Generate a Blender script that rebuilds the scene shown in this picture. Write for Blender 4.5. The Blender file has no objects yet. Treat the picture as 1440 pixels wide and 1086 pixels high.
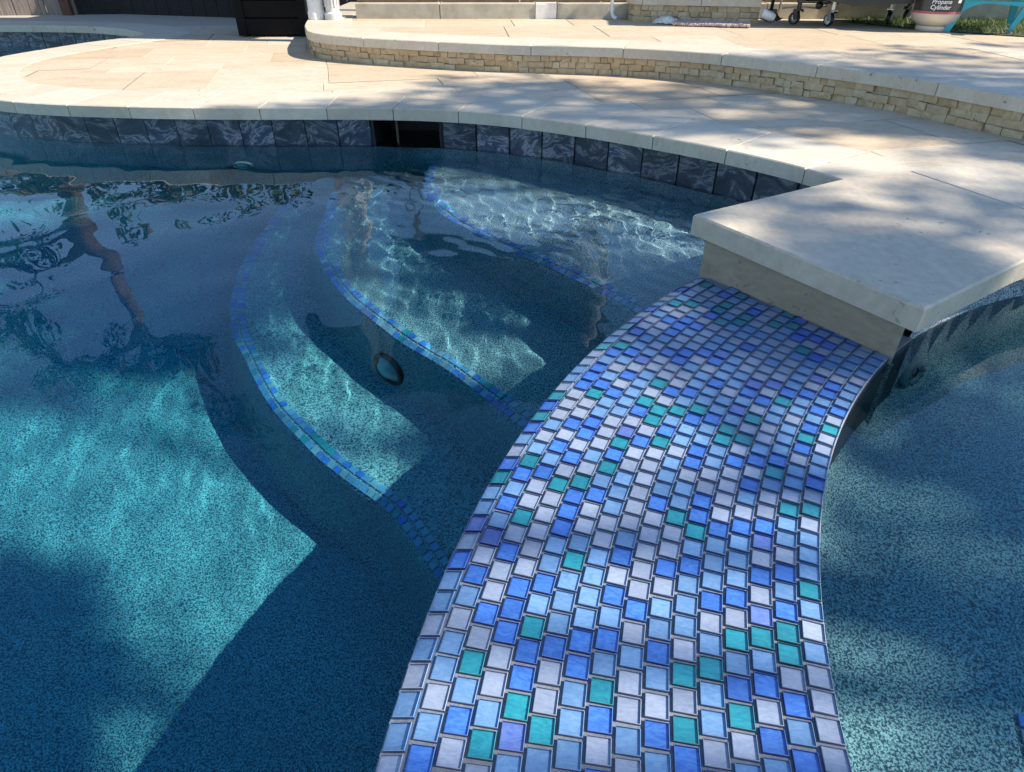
import bpy, bmesh, math, random
import numpy as np
from mathutils import Vector, Matrix
from mathutils.geometry import tessellate_polygon

sc = bpy.context.scene
COL = sc.collection
R = math.radians

# ------------------------------------------------------------------ camera
cd = bpy.data.cameras.new('camera'); cam = bpy.data.objects.new('camera', cd); COL.objects.link(cam)
cam.location = (0, 0, .80); cam.rotation_euler = (R(55), 0, 0)
cd.lens = 22.5; cd.sensor_width = 36; cd.clip_start = .02; cd.clip_end = 500
sc.camera = cam
# ------------------------------------------------------------------ sky and sun
SUN_EL = 42.0
SUN_AZ = (0.992, -0.126)                      # horizontal direction towards the sun
ce, se = math.cos(R(SUN_EL)), math.sin(R(SUN_EL))
TO_SUN = Vector((SUN_AZ[0]*ce, SUN_AZ[1]*ce, se)).normalized()
w = bpy.data.worlds.new('World'); sc.world = w; w.use_nodes = True
nt = w.node_tree
sky = nt.nodes.new('ShaderNodeTexSky'); sky.sky_type = 'NISHITA'; sky.sun_disc = False
sky.sun_elevation = R(SUN_EL); sky.sun_rotation = math.atan2(SUN_AZ[0], SUN_AZ[1])
sky.air_density = 1.0; sky.dust_density = 0.0; sky.ozone_density = 3.0; sky.altitude = 300
nt.links.new(sky.outputs[0], nt.nodes['Background'].inputs[0])
nt.nodes['Background'].inputs[1].default_value = .145
sl = bpy.data.lights.new('sun', 'SUN'); sl.energy = 5.0; sl.angle = R(.53); sl.color = (1, .93, .82)
sun = bpy.data.objects.new('sun', sl); COL.objects.link(sun); sun.location = (6, 0, 8)
sun.rotation_euler = (-TO_SUN).to_track_quat('-Z', 'Y').to_euler()
sl.cycles.is_caustics_light = True
vs = sc.view_settings
vs.view_transform = 'Standard'; vs.look = 'None'; vs.gamma = 1; vs.exposure = 0.78
cy = sc.cycles
cy.use_denoising = True
cy.max_bounces = 8; cy.diffuse_bounces = 2; cy.glossy_bounces = 2; cy.transmission_bounces = 4; cy.transparent_max_bounces = 8
cy.use_adaptive_sampling = True; cy.adaptive_threshold = .018
cy.caustics_reflective = False; cy.caustics_refractive = True
cy.sample_clamp_indirect = 4.0

# ------------------------------------------------------------------ helpers
def new_obj(name, me, parent=None):
    o = bpy.data.objects.new(name, me); COL.objects.link(o)
    if parent: o.parent = parent
    return o
def mesh(name, V, F, mats, fm=None, smooth=False):
    me = bpy.data.meshes.new(name); me.from_pydata([tuple(v) for v in V], [], [tuple(f) for f in F])
    for m in (mats if isinstance(mats, (list, tuple)) else [mats]): me.materials.append(m)
    if fm is not None: me.polygons.foreach_set('material_index', np.asarray(fm, dtype=np.int32))
    if smooth: me.shade_smooth()
    me.update(); return me
def obj(name, V, F, mats, parent=None, fm=None, smooth=False):
    return new_obj(name, mesh(name, V, F, mats, fm, smooth), parent)
def empty(name, loc=(0, 0, 0)):
    o = bpy.data.objects.new(name, None); COL.objects.link(o); o.location = loc; o.empty_display_size = .1
    return o
def tag(o, label, cat, group=None):
    o['label'] = label; o['category'] = cat
    if group: o['group'] = group
    return o
def struct(o, label=None, cat=None):
    o['kind'] = 'structure'
    if label: o['label'] = label
    if cat: o['category'] = cat
    return o
class MB:
    """collects simple shapes into one mesh"""
    def __init__(s): s.V = []; s.F = []; s.M = []
    def add(s, V, F, mi=0):
        n = len(s.V); s.V += [tuple(v) for v in V]; s.F += [tuple(i+n for i in f) for f in F]; s.M += [mi]*len(F); return s
    def box(s, c, d, rz=0, mi=0, b=0, rot=None):
        x, y, z = d[0]/2, d[1]/2, d[2]/2
        if b <= 0:
            V = [Vector((i*x, j*y, k*z)) for k in (-1, 1) for i, j in ((-1, -1), (1, -1), (1, 1), (-1, 1))]
            F = [(3, 2, 1, 0), (4, 5, 6, 7), (0, 1, 5, 4), (1, 2, 6, 5), (2, 3, 7, 6), (3, 0, 4, 7)]
        else:
            V = []; F = []
            for k, q in ((-z, b), (-z+b, 0), (z-b, 0), (z, b)):
                V += [Vector((i*(x-q), j*(y-q), k)) for i, j in ((-1, -1), (1, -1), (1, 1), (-1, 1))]
            for r in range(3):
                for a in range(4): F.append((r*4+a, r*4+(a+1) % 4, r*4+4+(a+1) % 4, r*4+4+a))
            F += [(3, 2, 1, 0), (12, 13, 14, 15)]
        M = (rot if rot is not None else Matrix.Rotation(rz, 3, 'Z'))
        return s.add([M @ v + Vector(c) for v in V], F, mi)
    def tube(s, pts, rad, n=10, mi=0, cap=True):
        pts = [Vector(p) for p in pts]
        if not isinstance(rad, (list, tuple)): rad = [rad]*len(pts)
        V = []; F = []
        ref = Vector((0, 0, 1))
        for i, p in enumerate(pts):
            t = (pts[min(i+1, len(pts)-1)] - pts[max(i-1, 0)]).normalized()
            u = t.cross(ref)
            if u.length < .1: u = t.cross(Vector((1, 0, 0)))
            u.normalize(); v = t.cross(u)
            V += [p + (u*math.cos(a) + v*math.sin(a))*rad[i] for a in [2*math.pi*k/n for k in range(n)]]
        for i in range(len(pts)-1):
            for k in range(n): F.append((i*n+k, (i+1)*n+k, (i+1)*n+(k+1) % n, i*n+(k+1) % n))
        if cap:
            F.append(tuple(range(n))); F.append(tuple(reversed(range((len(pts)-1)*n, len(pts)*n))))
        return s.add(V, F, mi)
    def lathe(s, prof, c=(0, 0, 0), n=28, mi=0, rot=None):
        V = []; F = []
        for r, z in prof:
            V += [Vector((r*math.cos(2*math.pi*k/n), r*math.sin(2*math.pi*k/n), z)) for k in range(n)]
        for i in range(len(prof)-1):
            for k in range(n): F.append((i*n+k, i*n+(k+1) % n, (i+1)*n+(k+1) % n, (i+1)*n+k))
        if rot is not None: V = [rot @ v for v in V]
        return s.add([v + Vector(c) for v in V], F, mi)
    def build(s, name, mats, parent=None, smooth=False):
        return obj(name, s.V, s.F, mats, parent, s.M, smooth)
def catmull(P, step=.03):
    P = [np.array(p, float) for p in P]; out = []
    Q = [2*P[0]-P[1]] + P + [2*P[-1]-P[-2]]
    for i in range(1, len(Q)-2):
        a, b, c, d = Q[i-1:i+3]; n = max(2, int(np.linalg.norm(c-b)/step))
        for k in range(n):
            t = k/n
            out.append(.5*((2*b)+(-a+c)*t+(2*a-5*b+4*c-d)*t*t+(-a+3*b-3*c+d)*t**3))
    out.append(P[-1]); return np.array(out)
class Curve:
    """arc-length curve in the plane with right-hand normals"""
    def __init__(s, P, step=.02):
        s.p = catmull(P, step); d = np.linalg.norm(np.diff(s.p, axis=0), axis=1); s.s = np.concatenate([[0], np.cumsum(d)]); s.L = s.s[-1]
        t = np.gradient(s.p, axis=0); t /= np.linalg.norm(t, axis=1)[:, None]
        s.n = np.stack([t[:, 1], -t[:, 0]], 1)
    def at(s, u, off=0.0):
        x = np.interp(u, s.s, s.p[:, 0]); y = np.interp(u, s.s, s.p[:, 1])
        nx = np.interp(u, s.s, s.n[:, 0]); ny = np.interp(u, s.s, s.n[:, 1]); l = math.hypot(nx, ny) or 1
        return np.array([x+off*nx/l, y+off*ny/l])
    def nrm(s, u):
        nx = np.interp(u, s.s, s.n[:, 0]); ny = np.interp(u, s.s, s.n[:, 1]); l = math.hypot(nx, ny) or 1
        return np.array([nx/l, ny/l])
    def nearest(s, q):
        i = np.argmin(((s.p-np.array(q))**2).sum(1)); return s.s[i]
def in_poly(X, Y, poly):
    X = np.asarray(X, float); Y = np.asarray(Y, float); r = np.zeros(X.shape, bool); P = np.asarray(poly); n = len(P); j = n-1
    for i in range(n):
        xi, yi = P[i]; xj, yj = P[j]
        c = ((yi > Y) != (yj > Y)) & (X < (xj-xi)*(Y-yi)/(yj-yi+1e-12)+xi)
        r ^= c; j = i
    return r
def dist_line(X, Y, P):
    P = np.asarray(P); X = np.asarray(X, float); Y = np.asarray(Y, float); d = np.full(X.shape, 1e9)
    for a, b in zip(P[:-1], P[1:]):
        v = b-a; l = v@v+1e-12; t = np.clip(((X-a[0])*v[0]+(Y-a[1])*v[1])/l, 0, 1)
        d = np.minimum(d, np.hypot(X-a[0]-t*v[0], Y-a[1]-t*v[1]))
    return d
def ccw(poly):
    P = np.asarray(poly); a = np.sum(P[:, 0]*np.roll(P[:, 1], -1)-np.roll(P[:, 0], -1)*P[:, 1])
    return P if a > 0 else P[::-1]
def inset(P, d):
    P = np.asarray(P, float); n = len(P); out = []
    for i in range(n):
        a = P[i]-P[i-1]; b = P[(i+1) % n]-P[i]; a /= np.linalg.norm(a)+1e-9; b /= np.linalg.norm(b)+1e-9
        na = np.array([-a[1], a[0]]); nb = np.array([-b[1], b[0]]); m = na+nb; k = m@m
        out.append(P[i]+m*(2*d/k if k > .3 else d))
    return np.array(out)
def prism(poly, z0, z1, b=.004, bottom=True):
    P = ccw(poly); n = len(P); rings = [(P, z0), (P, z1-b), (inset(P, b), z1)] if b > 0 else [(P, z0), (P, z1)]
    V = [(x, y, z) for Q, z in rings for x, y in Q]; F = []
    for r in range(len(rings)-1):
        for k in range(n): F.append((r*n+k, r*n+(k+1) % n, (r+1)*n+(k+1) % n, (r+1)*n+k))
    top = (len(rings)-1)*n
    if n <= 4: F.append(tuple(top+k for k in range(n)))
    else:
        for t in tessellate_polygon([[Vector((x, y, 0)) for x, y in rings[-1][0]]]):
            a, c, d = [rings[-1][0][i] for i in t]
            if (c[0]-a[0])*(d[1]-a[1])-(c[1]-a[1])*(d[0]-a[0]) < 0: t = t[::-1]
            F.append(tuple(top+i for i in t))
    if bottom:
        if n <= 4: F.append(tuple(reversed(range(n))))
        else:
            for t in tessellate_polygon([[Vector((x, y, 0)) for x, y in P]]):
                a, c, d = [P[i] for i in t]
                if (c[0]-a[0])*(d[1]-a[1])-(c[1]-a[1])*(d[0]-a[0]) > 0: t = t[::-1]
                F.append(tuple(t))
    return V, F
def sheet(poly, z):
    P = ccw(poly); F = []
    for t in tessellate_polygon([[Vector((x, y, 0)) for x, y in P]]):
        a, c, d = [P[i] for i in t]
        if (c[0]-a[0])*(d[1]-a[1])-(c[1]-a[1])*(d[0]-a[0]) < 0: t = t[::-1]
        F.append(tuple(t))
    return [(x, y, z) for x, y in P], F
def loft(rings, closed=False):
    n = len(rings[0]); V = [tuple(v) for r in rings for v in r]; F = []
    for i in range(len(rings)-1):
        for k in range(n if closed else n-1): F.append((i*n+k, i*n+(k+1) % n, (i+1)*n+(k+1) % n, (i+1)*n+k))
    return V, F

# ------------------------------------------------------------------ materials
def material(name):
    m = bpy.data.materials.new(name); m.use_nodes = True
    return m, m.node_tree, m.node_tree.nodes['Principled BSDF']
def node(nt, typ, ins=None, **kw):
    n = nt.nodes.new(typ)
    for k, v in kw.items(): setattr(n, k, v)
    for k, v in (ins or {}).items():
        if hasattr(v, 'is_linked') or isinstance(v, bpy.types.NodeSocket): nt.links.new(v, n.inputs[k])
        else: n.inputs[k].default_value = v
    return n
def ramp(nt, fac, stops):
    r = nt.nodes.new('ShaderNodeValToRGB'); nt.links.new(fac, r.inputs[0]); e = r.color_ramp.elements
    while len(e) < len(stops): e.new(.5)
    for i, (p, c) in enumerate(stops): e[i].position = p; e[i].color = (*c, 1) if len(c) == 3 else c
    return r.outputs[0]
def mixc(nt, f, a, b, mode='MIX'):
    n = nt.nodes.new('ShaderNodeMix'); n.data_type = 'RGBA'; n.blend_type = mode
    for i, v in ((0, f), (6, a), (7, b)):
        if isinstance(v, bpy.types.NodeSocket): nt.links.new(v, n.inputs[i])
        else: n.inputs[i].default_value = (*v, 1) if isinstance(v, tuple) and len(v) == 3 else v
    return n.outputs[2]
def coord(nt, kind='Object', rnd=False, scale=(1, 1, 1)):
    tc = nt.nodes.new('ShaderNodeTexCoord')
    out = tc.outputs[kind]
    if rnd:
        oi = nt.nodes.new('ShaderNodeObjectInfo')
        cmb = node(nt, 'ShaderNodeVectorMath', {0: oi.outputs['Random'], 1: (37.0, 51.0, 23.0)}, operation='MULTIPLY')
        out = node(nt, 'ShaderNodeVectorMath', {0: out, 1: cmb.outputs[0]}, operation='ADD').outputs[0]
    mp = node(nt, 'ShaderNodeMapping', {'Vector': out, 'Scale': scale})
    return mp.outputs[0]
def noise(nt, vec, scale, detail=4, rough=.55, dist=0):
    return node(nt, 'ShaderNodeTexNoise', {'Vector': vec, 'Scale': scale, 'Detail': detail, 'Roughness': rough, 'Distortion': dist}).outputs['Fac']
def bump(nt, b, h, strength=.3, dist=.004):
    n = node(nt, 'ShaderNodeBump', {'Height': h, 'Strength': strength, 'Distance': dist}); nt.links.new(n.outputs[0], b.inputs['Normal'])

def travertine(name, c0, c1, c2, rough=.62, stretch=(1, 2.6, 1), pits=True, vary=.5):
    m, nt, b = material(name)
    v = coord(nt, rnd=True, scale=stretch)
    vp = coord(nt, rnd=True)
    n1 = noise(nt, v, 5.0, 6, .62, .6); n2 = noise(nt, v, 34, 4, .6); n3 = noise(nt, vp, 90, 3, .6)
    col = ramp(nt, n1, [(.25, c0), (.5, c1), (.75, c2)])
    col = mixc(nt, .45, col, ramp(nt, n2, [(.3, c0), (.7, c2)]))
    oi = nt.nodes.new('ShaderNodeObjectInfo')
    tint = ramp(nt, oi.outputs['Random'], [(0, (.98, .94, .88)), (.2, (1.04, 1.02, .98)), (.4, (1.0, .95, .86)), (.6, (.96, .89, .80)), (.78, (.95, .86, .75)), (.9, (.92, .81, .69)), (1, (1.08, 1.06, 1.03))])
    col = mixc(nt, vary, col, mixc(nt, 1.0, col, tint, 'MULTIPLY'))
    h = n3
    if pits:
        pit = ramp(nt, noise(nt, vp, 34, 4, .7, .3), [(.62, (0, 0, 0)), (.67, (1, 1, 1))])
        area = ramp(nt, noise(nt, vp, 3.0, 2), [(.50, (0, 0, 0)), (.60, (1, 1, 1))])
        pf = mixc(nt, 1.0, pit, area, 'MULTIPLY')
        sep = node(nt, 'ShaderNodeSeparateColor', {0: pf}).outputs[0]
        col = mixc(nt, sep, col, (.22, .19, .15))
        h = node(nt, 'ShaderNodeMath', {0: n3, 1: sep}, operation='SUBTRACT').outputs[0]
    nt.links.new(col, b.inputs['Base Color']); b.inputs['Roughness'].default_value = rough
    b.inputs['Specular IOR Level'].default_value = .35
    bump(nt, b, h, .35, .003)
    return m
M_COPING = travertine('travertine_coping', (.48, .41, .31), (.58, .51, .40), (.66, .60, .49))
M_PAVER = travertine('travertine_paver', (.43, .345, .24), (.57, .485, .37), (.68, .61, .50), vary=1.0)
M_SLAB = travertine('travertine_slab', (.43, .365, .28), (.55, .48, .375), (.65, .58, .47), stretch=(1.4, 1, 1))
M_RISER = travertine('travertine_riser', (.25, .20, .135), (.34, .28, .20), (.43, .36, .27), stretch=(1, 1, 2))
M_SPLIT = travertine('split_face_travertine', (.36, .27, .16), (.52, .41, .26), (.64, .54, .38), rough=.85, stretch=(1, 1, 1), vary=1.0)
def simple(name, c, rough=.6, metal=0, n=0, nscale=20, bs=0, spec=.5, coat=0):
    m, nt, b = material(name); b.inputs['Roughness'].default_value = rough; b.inputs['Metallic'].default_value = metal
    b.inputs['Specular IOR Level'].default_value = spec; b.inputs['Coat Weight'].default_value = coat
    v = coord(nt, rnd=True); nn = noise(nt, v, nscale, 5, .6)
    lo = tuple(max(0, x*(1-n)) for x in c); hi = tuple(x*(1+n) for x in c)
    nt.links.new(ramp(nt, nn, [(.3, lo), (.7, hi)]), b.inputs['Base Color'])
    if bs: bump(nt, b, nn, bs, .004)
    return m
M_MORTAR = simple('mortar_joint', (.44, .39, .31), .9, n=.15, nscale=60, bs=.3)
M_GROUT = simple('grey_grout', (.20, .215, .25), .75, n=.18, nscale=150, bs=.4)
M_DARKGROUT = simple('dark_tile_grout', (.025, .028, .035), .8, n=.2, nscale=90)
M_CONC = simple('concrete', (.43, .38, .29), .9, n=.22, nscale=9, bs=.35)
M_DARKWOOD = simple('dark_stained_wood', (.005, .0042, .004), .7, n=.35, nscale=14, bs=.2, spec=.15)
M_BROWN = simple('shade_brown_panel', (.16, .11, .06), .8, n=.3, nscale=12, bs=.2)
M_BLACK = simple('black_plastic', (.015, .015, .017), .45, n=.2)
M_BLACKMETAL = simple('black_enamel', (.02, .019, .018), .35, n=.3, nscale=8)
M_STEEL = simple('zinc_steel', (.55, .55, .53), .35, .9, n=.1)
M_WHITEPL = simple('white_plastic', (.72, .70, .66), .4, n=.05)
M_TANK = simple('cream_tank_paint', (.62, .55, .45), .35, n=.08, nscale=6, coat=.3)
M_LABEL = simple('black_label', (.025, .024, .024), .35, n=.1, coat=.3)
M_PINK = simple('red_label_print', (.45, .11, .13), .5, n=.2, nscale=60)
M_YELLOW = simple('yellow_sticker', (.75, .52, .05), .5, n=.05)
M_PRINT = simple('white_print', (.78, .77, .74), .5, n=.03)
M_TEAL = simple('turquoise_plastic', (.02, .36, .46), .4, n=.06, nscale=8, coat=.2)
M_GREYPOST = simple('grey_painted_post', (.60, .56, .53), .7, n=.15, nscale=12, bs=.2)
M_CREAM = simple('cream_stucco', (.78, .72, .65), .85, n=.08, nscale=40, bs=.3)
M_ROOF = simple('patio_roof_boards', (.11, .085, .065), .8, n=.25, nscale=7)
M_MAT = simple('woven_mat', (.50, .38, .36), .95, n=.55, nscale=90, bs=.8)
M_LIT_PATCH = simple('lit_patch_cream', (.72, .66, .55), .9, n=.12, nscale=25, bs=.6)
M_VOID = simple('dark_skimmer_plastic', (.008, .009, .011), .6, n=.2)
M_BARK = simple('oak_bark', (.13, .085, .06), .9, n=.55, nscale=14, bs=.9)
M_SOIL = simple('dry_lawn_soil', (.10, .09, .045), .95, n=.4, nscale=7, bs=.4)

def fence_wood():
    m, nt, b = material('weathered_fence_board')
    v = coord(nt, rnd=True, scale=(10, 10, .7)); n1 = noise(nt, v, 6, 6, .65, .4)
    nt.links.new(ramp(nt, n1, [(.25, (.10, .075, .06)), (.5, (.26, .20, .16)), (.75, (.42, .35, .29))]), b.inputs['Base Color'])
    b.inputs['Roughness'].default_value = .9; bump(nt, b, n1, .4, .004); return m
M_FENCE = fence_wood()
M_FENCE_SHADE = simple('shade_dark_fence_board', (.012, .010, .009), .85, n=.4, nscale=20, bs=.3)  # same fence; near-black colour stands in for the deep shade on it
def waterline_tile():
    m, nt, b = material('blue_marbled_porcelain')
    v = coord(nt, rnd=True, scale=(1, 1, 1))
    n0 = node(nt, 'ShaderNodeTexNoise', {'Vector': v, 'Scale': 4.0, 'Detail': 3.0, 'Distortion': .6})
    sc_ = node(nt, 'ShaderNodeVectorMath', {0: n0.outputs['Color'], 'Scale': .28}, operation='SCALE').outputs[0]
    wv = node(nt, 'ShaderNodeVectorMath', {0: v, 1: sc_}, operation='ADD').outputs[0]
    mp = node(nt, 'ShaderNodeMapping', {'Vector': wv, 'Scale': (1.2, 1.2, 3.4), 'Rotation': (.5, .4, 0)}).outputs[0]
    n1 = noise(nt, mp, 4.5, 8, .66, .4)
    col = ramp(nt, n1, [(.30, (.010, .014, .024)), (.44, (.030, .040, .060)), (.50, (.075, .082, .095)), (.53, (.27, .27, .28)), (.56, (.05, .065, .10)), (.66, (.018, .026, .045)), (.74, (.12, .16, .24))])
    oi = nt.nodes.new('ShaderNodeObjectInfo')
    col = mixc(nt, 1.0, col, ramp(nt, oi.outputs['Random'], [(0, (.62, .62, .66)), (.5, (.95, .95, .97)), (1, (1.25, 1.25, 1.28))]), 'MULTIPLY')
    nt.links.new(col, b.inputs['Base Color']); b.inputs['Roughness'].default_value = .28; bump(nt, b, n1, .12, .003); return m
M_WTILE = waterline_tile()
def plaster():
    m, nt, b = material('pebble_plaster')
    v = coord(nt)
    a = noise(nt, v, 230, 2.5, .6); c = noise(nt, v, 480, 2, .6); big = noise(nt, v, 4, 3)
    sp = ramp(nt, a, [(.42, (0, 0, 0)), (.55, (1, 1, 1))]); s2 = ramp(nt, c, [(.36, (0, 0, 0)), (.52, (1, 1, 1))])
    f = mixc(nt, 1.0, sp, s2, 'MULTIPLY'); f = node(nt, 'ShaderNodeSeparateColor', {0: f}).outputs[0]
    light = ramp(nt, big, [(.3, (.54, .59, .59)), (.7, (.64, .69, .68))])
    nt.links.new(mixc(nt, f, (.055, .085, .11), light), b.inputs['Base Color'])
    b.inputs['Roughness'].default_value = .8; b.inputs['Specular IOR Level'].default_value = .1
    return m
M_PLASTER = plaster()
def water_mat():
    m = bpy.data.materials.new('pool_water_surface'); m.use_nodes = True; nt = m.node_tree; nt.nodes.remove(nt.nodes['Principled BSDF'])
    g = node(nt, 'ShaderNodeBsdfGlass', {'Color': (.97, .99, 1, 1), 'Roughness': 0.0, 'IOR': 1.333})
    nt.links.new(g.outputs[0], nt.nodes['Material Output'].inputs[0]); return m
M_WATER = water_mat()
def water_vol():
    m = bpy.data.materials.new('blue_pool_water'); m.use_nodes = True; nt = m.node_tree; nt.nodes.remove(nt.nodes['Principled BSDF'])
    a = node(nt, 'ShaderNodeVolumeAbsorption', {'Color': (.03, .885, .965, 1), 'Density': 1.45})
    nt.links.new(a.outputs[0], nt.nodes['Material Output'].inputs['Volume']); return m
M_VOL = water_vol()
# glass mosaic: a clear glossy lid over a coloured backing, tinted edges
def lid():
    m = bpy.data.materials.new('clear_glass_face'); m.use_nodes = True; nt = m.node_tree; nt.nodes.remove(nt.nodes['Principled BSDF'])
    v = coord(nt, rnd=True); h = noise(nt, v, 60, 3, .55, .6)
    bp = node(nt, 'ShaderNodeBump', {'Height': h, 'Strength': .35, 'Distance': .002})
    t = node(nt, 'ShaderNodeBsdfTransparent', {'Color': (.97, .98, .99, 1)})
    g = node(nt, 'ShaderNodeBsdfGlossy', {'Color': (1, 1, 1, 1), 'Roughness': .06, 'Normal': bp.outputs[0]})
    lw = node(nt, 'ShaderNodeLayerWeight', {'Blend': .5, 'Normal': bp.outputs[0]})
    pw5 = node(nt, 'ShaderNodeMath', {0: lw.outputs['Facing'], 1: 5.0}, operation='POWER')
    f = node(nt, 'ShaderNodeMath', {0: pw5.outputs[0], 1: .95, 2: .045}, operation='MULTIPLY_ADD')
    mx = node(nt, 'ShaderNodeMixShader', {0: f.outputs[0], 1: t.outputs[0], 2: g.outputs[0]})
    nt.links.new(mx.outputs[0], nt.nodes['Material Output'].inputs[0]); return m
M_LID = lid()
def plate(name, c, c2, rough=.35):
    m, nt, b = material(name)
    v = coord(nt, rnd=True, scale=(1, 2.4, 1)); h = noise(nt, v, 45, 5, .65, 2.0)
    oi = nt.nodes.new('ShaderNodeObjectInfo')
    col = ramp(nt, h, [(.36, c), (.64, c2)])
    col = mixc(nt, 1.0, col, ramp(nt, oi.outputs['Random'], [(0, (.80, .80, .82)), (.5, (1, 1, 1)), (1, (1.16, 1.14, 1.14))]), 'MULTIPLY')
    nt.links.new(col, b.inputs['Base Color']); b.inputs['Roughness'].default_value = rough
    b.inputs['Metallic'].default_value = 0.0
    fine = noise(nt, v, 420, 2, .6); bump(nt, b, fine, .3, .0006)
    return m
GLASS = {
 'white': ((.27, .33, .43), (.37, .425, .53), (.12, .16, .24)),
 'sky':   ((.12, .26, .47), (.20, .36, .57), (.05, .12, .25)),
 'cobalt': ((.035, .13, .50), (.08, .24, .64), (.010, .035, .23)),
 'teal':  ((.012, .22, .29), (.03, .33, .38), (.004, .065, .09)),
 'violet': ((.09, .15, .46), (.16, .24, .54), (.03, .04, .20)),
}
GM = {}
for k, (a, b_, c) in GLASS.items():
    GM[k] = [plate(k+'_glass_backing', a, b_), simple(k+'_glass_edge', c, .25, n=.15, nscale=80), M_LID, simple(k+'_glass_rim', tuple(.72*x+.03 for x in b_), .12, n=.1, nscale=80)]
GK = ['white', 'sky', 'cobalt', 'teal', 'violet']; GW = [.31, .335, .19, .145, .02]

# ------------------------------------------------------------------ plan of the place (metres, water level 0)
DECK, RAISED = .172, .312
CX, CY, RI, RO = 1.951, .0835, 1.581, 2.128      # round spa and the curved spillway about it
EDGE = [(1.13, 1.90), (1.024, 2.088), (.924, 2.233), (.732, 2.433), (.501, 2.621), (.237, 2.81), (-.062, 2.968), (-.35, 3.053), (-.635, 3.084), (-.93, 3.088), (-1.247, 3.088),
        (-1.545, 3.097), (-1.857, 3.127), (-2.15, 3.172), (-2.419, 3.252), (-2.75, 3.42), (-3.03, 3.70), (-3.2, 4.0), (-3.29, 4.3), (-3.30, 4.6), (-3.23, 4.92), (-3.12, 5.28), (-2.97, 5.56),
        (-2.93, 5.76), (-3.08, 5.96), (-3.32, 6.16), (-3.66, 6.32), (-4.1, 6.40), (-4.7, 6.42), (-5.6, 6.45), (-6.9, 6.5)]
EC = Curve(EDGE)                                  # coping edge; right-hand normal points to the deck
UP = [(-1.56, 5.75), (-1.47, 5.25), (-1.385, 4.88), (-1.243, 4.546), (-.935, 4.335), (-.492, 4.165), (-.079, 4.026), (.32, 3.955), (.691, 3.868), (1.028, 3.694), (1.43, 3.311), (1.679, 3.0), (1.905, 2.565), (2.12, 2.24), (2.5, 2.02), (3.2, 1.92), (5, 1.9)]
UC = Curve([p for p in reversed(UP)])             # reversed: right-hand normal points to the raised patio
UPOLY = np.array(list(UC.p) + [(-1.56, 8.9), (5.2, 8.9)])
def arc(r, a0, a1, n): return [(CX+r*math.cos(R(a)), CY+r*math.sin(R(a))) for a in np.linspace(a0, a1, n)]
X0, X1, Y0, Y1 = -7.0, 7.0, -4.0, 11.0

# ------------------------------------------------------------------ ground, deck, water (setting)
gv = [(-90, -60, .1), (90, -60, .1), (90, 120, .1), (-90, 120, .1), (X0, Y0, .1), (X1, Y0, .1), (X1, Y1, .1), (X0, Y1, .1)]
g = obj('ground', gv, [(0, 1, 5, 4), (1, 2, 6, 5), (2, 3, 7, 6), (3, 0, 4, 7)], M_SOIL); struct(g)
deck_poly = list(EC.p[::3]) + [(X0, 6.5), (X0, Y1), (X1, Y1), (X1, Y0), (1.7, Y0)] + arc(RI+.02, -95, 128, 40)
deck = obj('pool_deck', *sheet(deck_poly, DECK-.006), M_MORTAR); struct(deck)
deck_near = obj('near_deck', *prism([(X0, Y0), (1.69, Y0), (1.69, -1.6), (.9, -2.3), (X0, -2.3)], -1.1, DECK-.006, .004), M_COPING); struct(deck_near)
rp_poly = [tuple(UC.at(s, .03)) for s in np.arange(0, UC.L, .05)] + [(-1.52, 8.9), (5.2, 8.9)]
raised = obj('raised_patio', *prism(rp_poly, .1, RAISED-.006, 0, False), M_MORTAR); struct(raised)

# pavers -------------------------------------------------------------
random.seed(4)
def lay_pavers(parent, ang, box, z, keep, rowh=.405, zt=.028, origin=(0, 0)):
    ca, sa = math.cos(R(ang)), math.sin(R(ang))
    x0, x1, y0, y1 = box
    to_w = lambda u, v: (origin[0]+u*ca-v*sa, origin[1]+u*sa+v*ca)
    v = y0
    while v < y1:
        u = x0 + random.random()*.3; rh = random.choice([rowh, rowh, rowh, rowh*.5, rowh*1.5])
        while u < x1:
            wd = random.choice([.405, .61, .61, .81, .405])
            g_ = .0016; a = (u+g_, v+g_, u+wd-g_, v+rh-g_); u += wd
            cs = [to_w(a[0], a[1]), to_w(a[2], a[1]), to_w(a[2], a[3]), to_w(a[0], a[3])]
            U, Vv = np.meshgrid(np.linspace(a[0], a[2], max(3, int(wd/.04))), np.linspace(a[1], a[3], max(3, int(rh/.04))))
            W = to_w(U, Vv); k = keep(W[0], W[1])
            if not k.any(): continue
            cen = np.array(cs).mean(0)
            dz = random.uniform(-.0008, .0008)
            if k.all():
                V, F = prism([np.array(c)-cen for c in cs], -zt, 0, .0018)
            else:
                n = U.shape[1]; V = [(x-cen[0], y-cen[1], 0) for x, y in zip(W[0].ravel(), W[1].ravel())]; F = []
                for i in range(U.shape[0]-1):
                    for j in range(n-1):
                        if k[i, j] or k[i+1, j] or k[i, j+1] or k[i+1, j+1]: F.append((i*n+j, i*n+j+1, i*n+n+j+1, i*n+n+j))
                used = sorted({i for f in F for i in f}); mp = {i: q for q, i in enumerate(used)}
                V = [V[i] for i in used]; F = [tuple(mp[i] for i in f) for f in F]
            o = obj('paver', V, F, M_PAVER, parent); o.location = (cen[0], cen[1], z+dz)
        v += rh
deck_arr = np.array(deck_poly)
ep = EC.p[::4]
def keep_deck(X, Y):
    k = in_poly(X, Y, deck_arr) & (dist_line(X, Y, ep) > .16)
    up = in_poly(X, Y, UPOLY) & (dist_line(X, Y, UC.p[::4]) > .10)
    return k & ~up & (np.hypot(X-CX, Y-CY) > RI+.12)
lay_pavers(deck, 14, (-4.6, 4.2, 1.3, 6.4), DECK-.002, keep_deck, origin=(0, .3))
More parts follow.
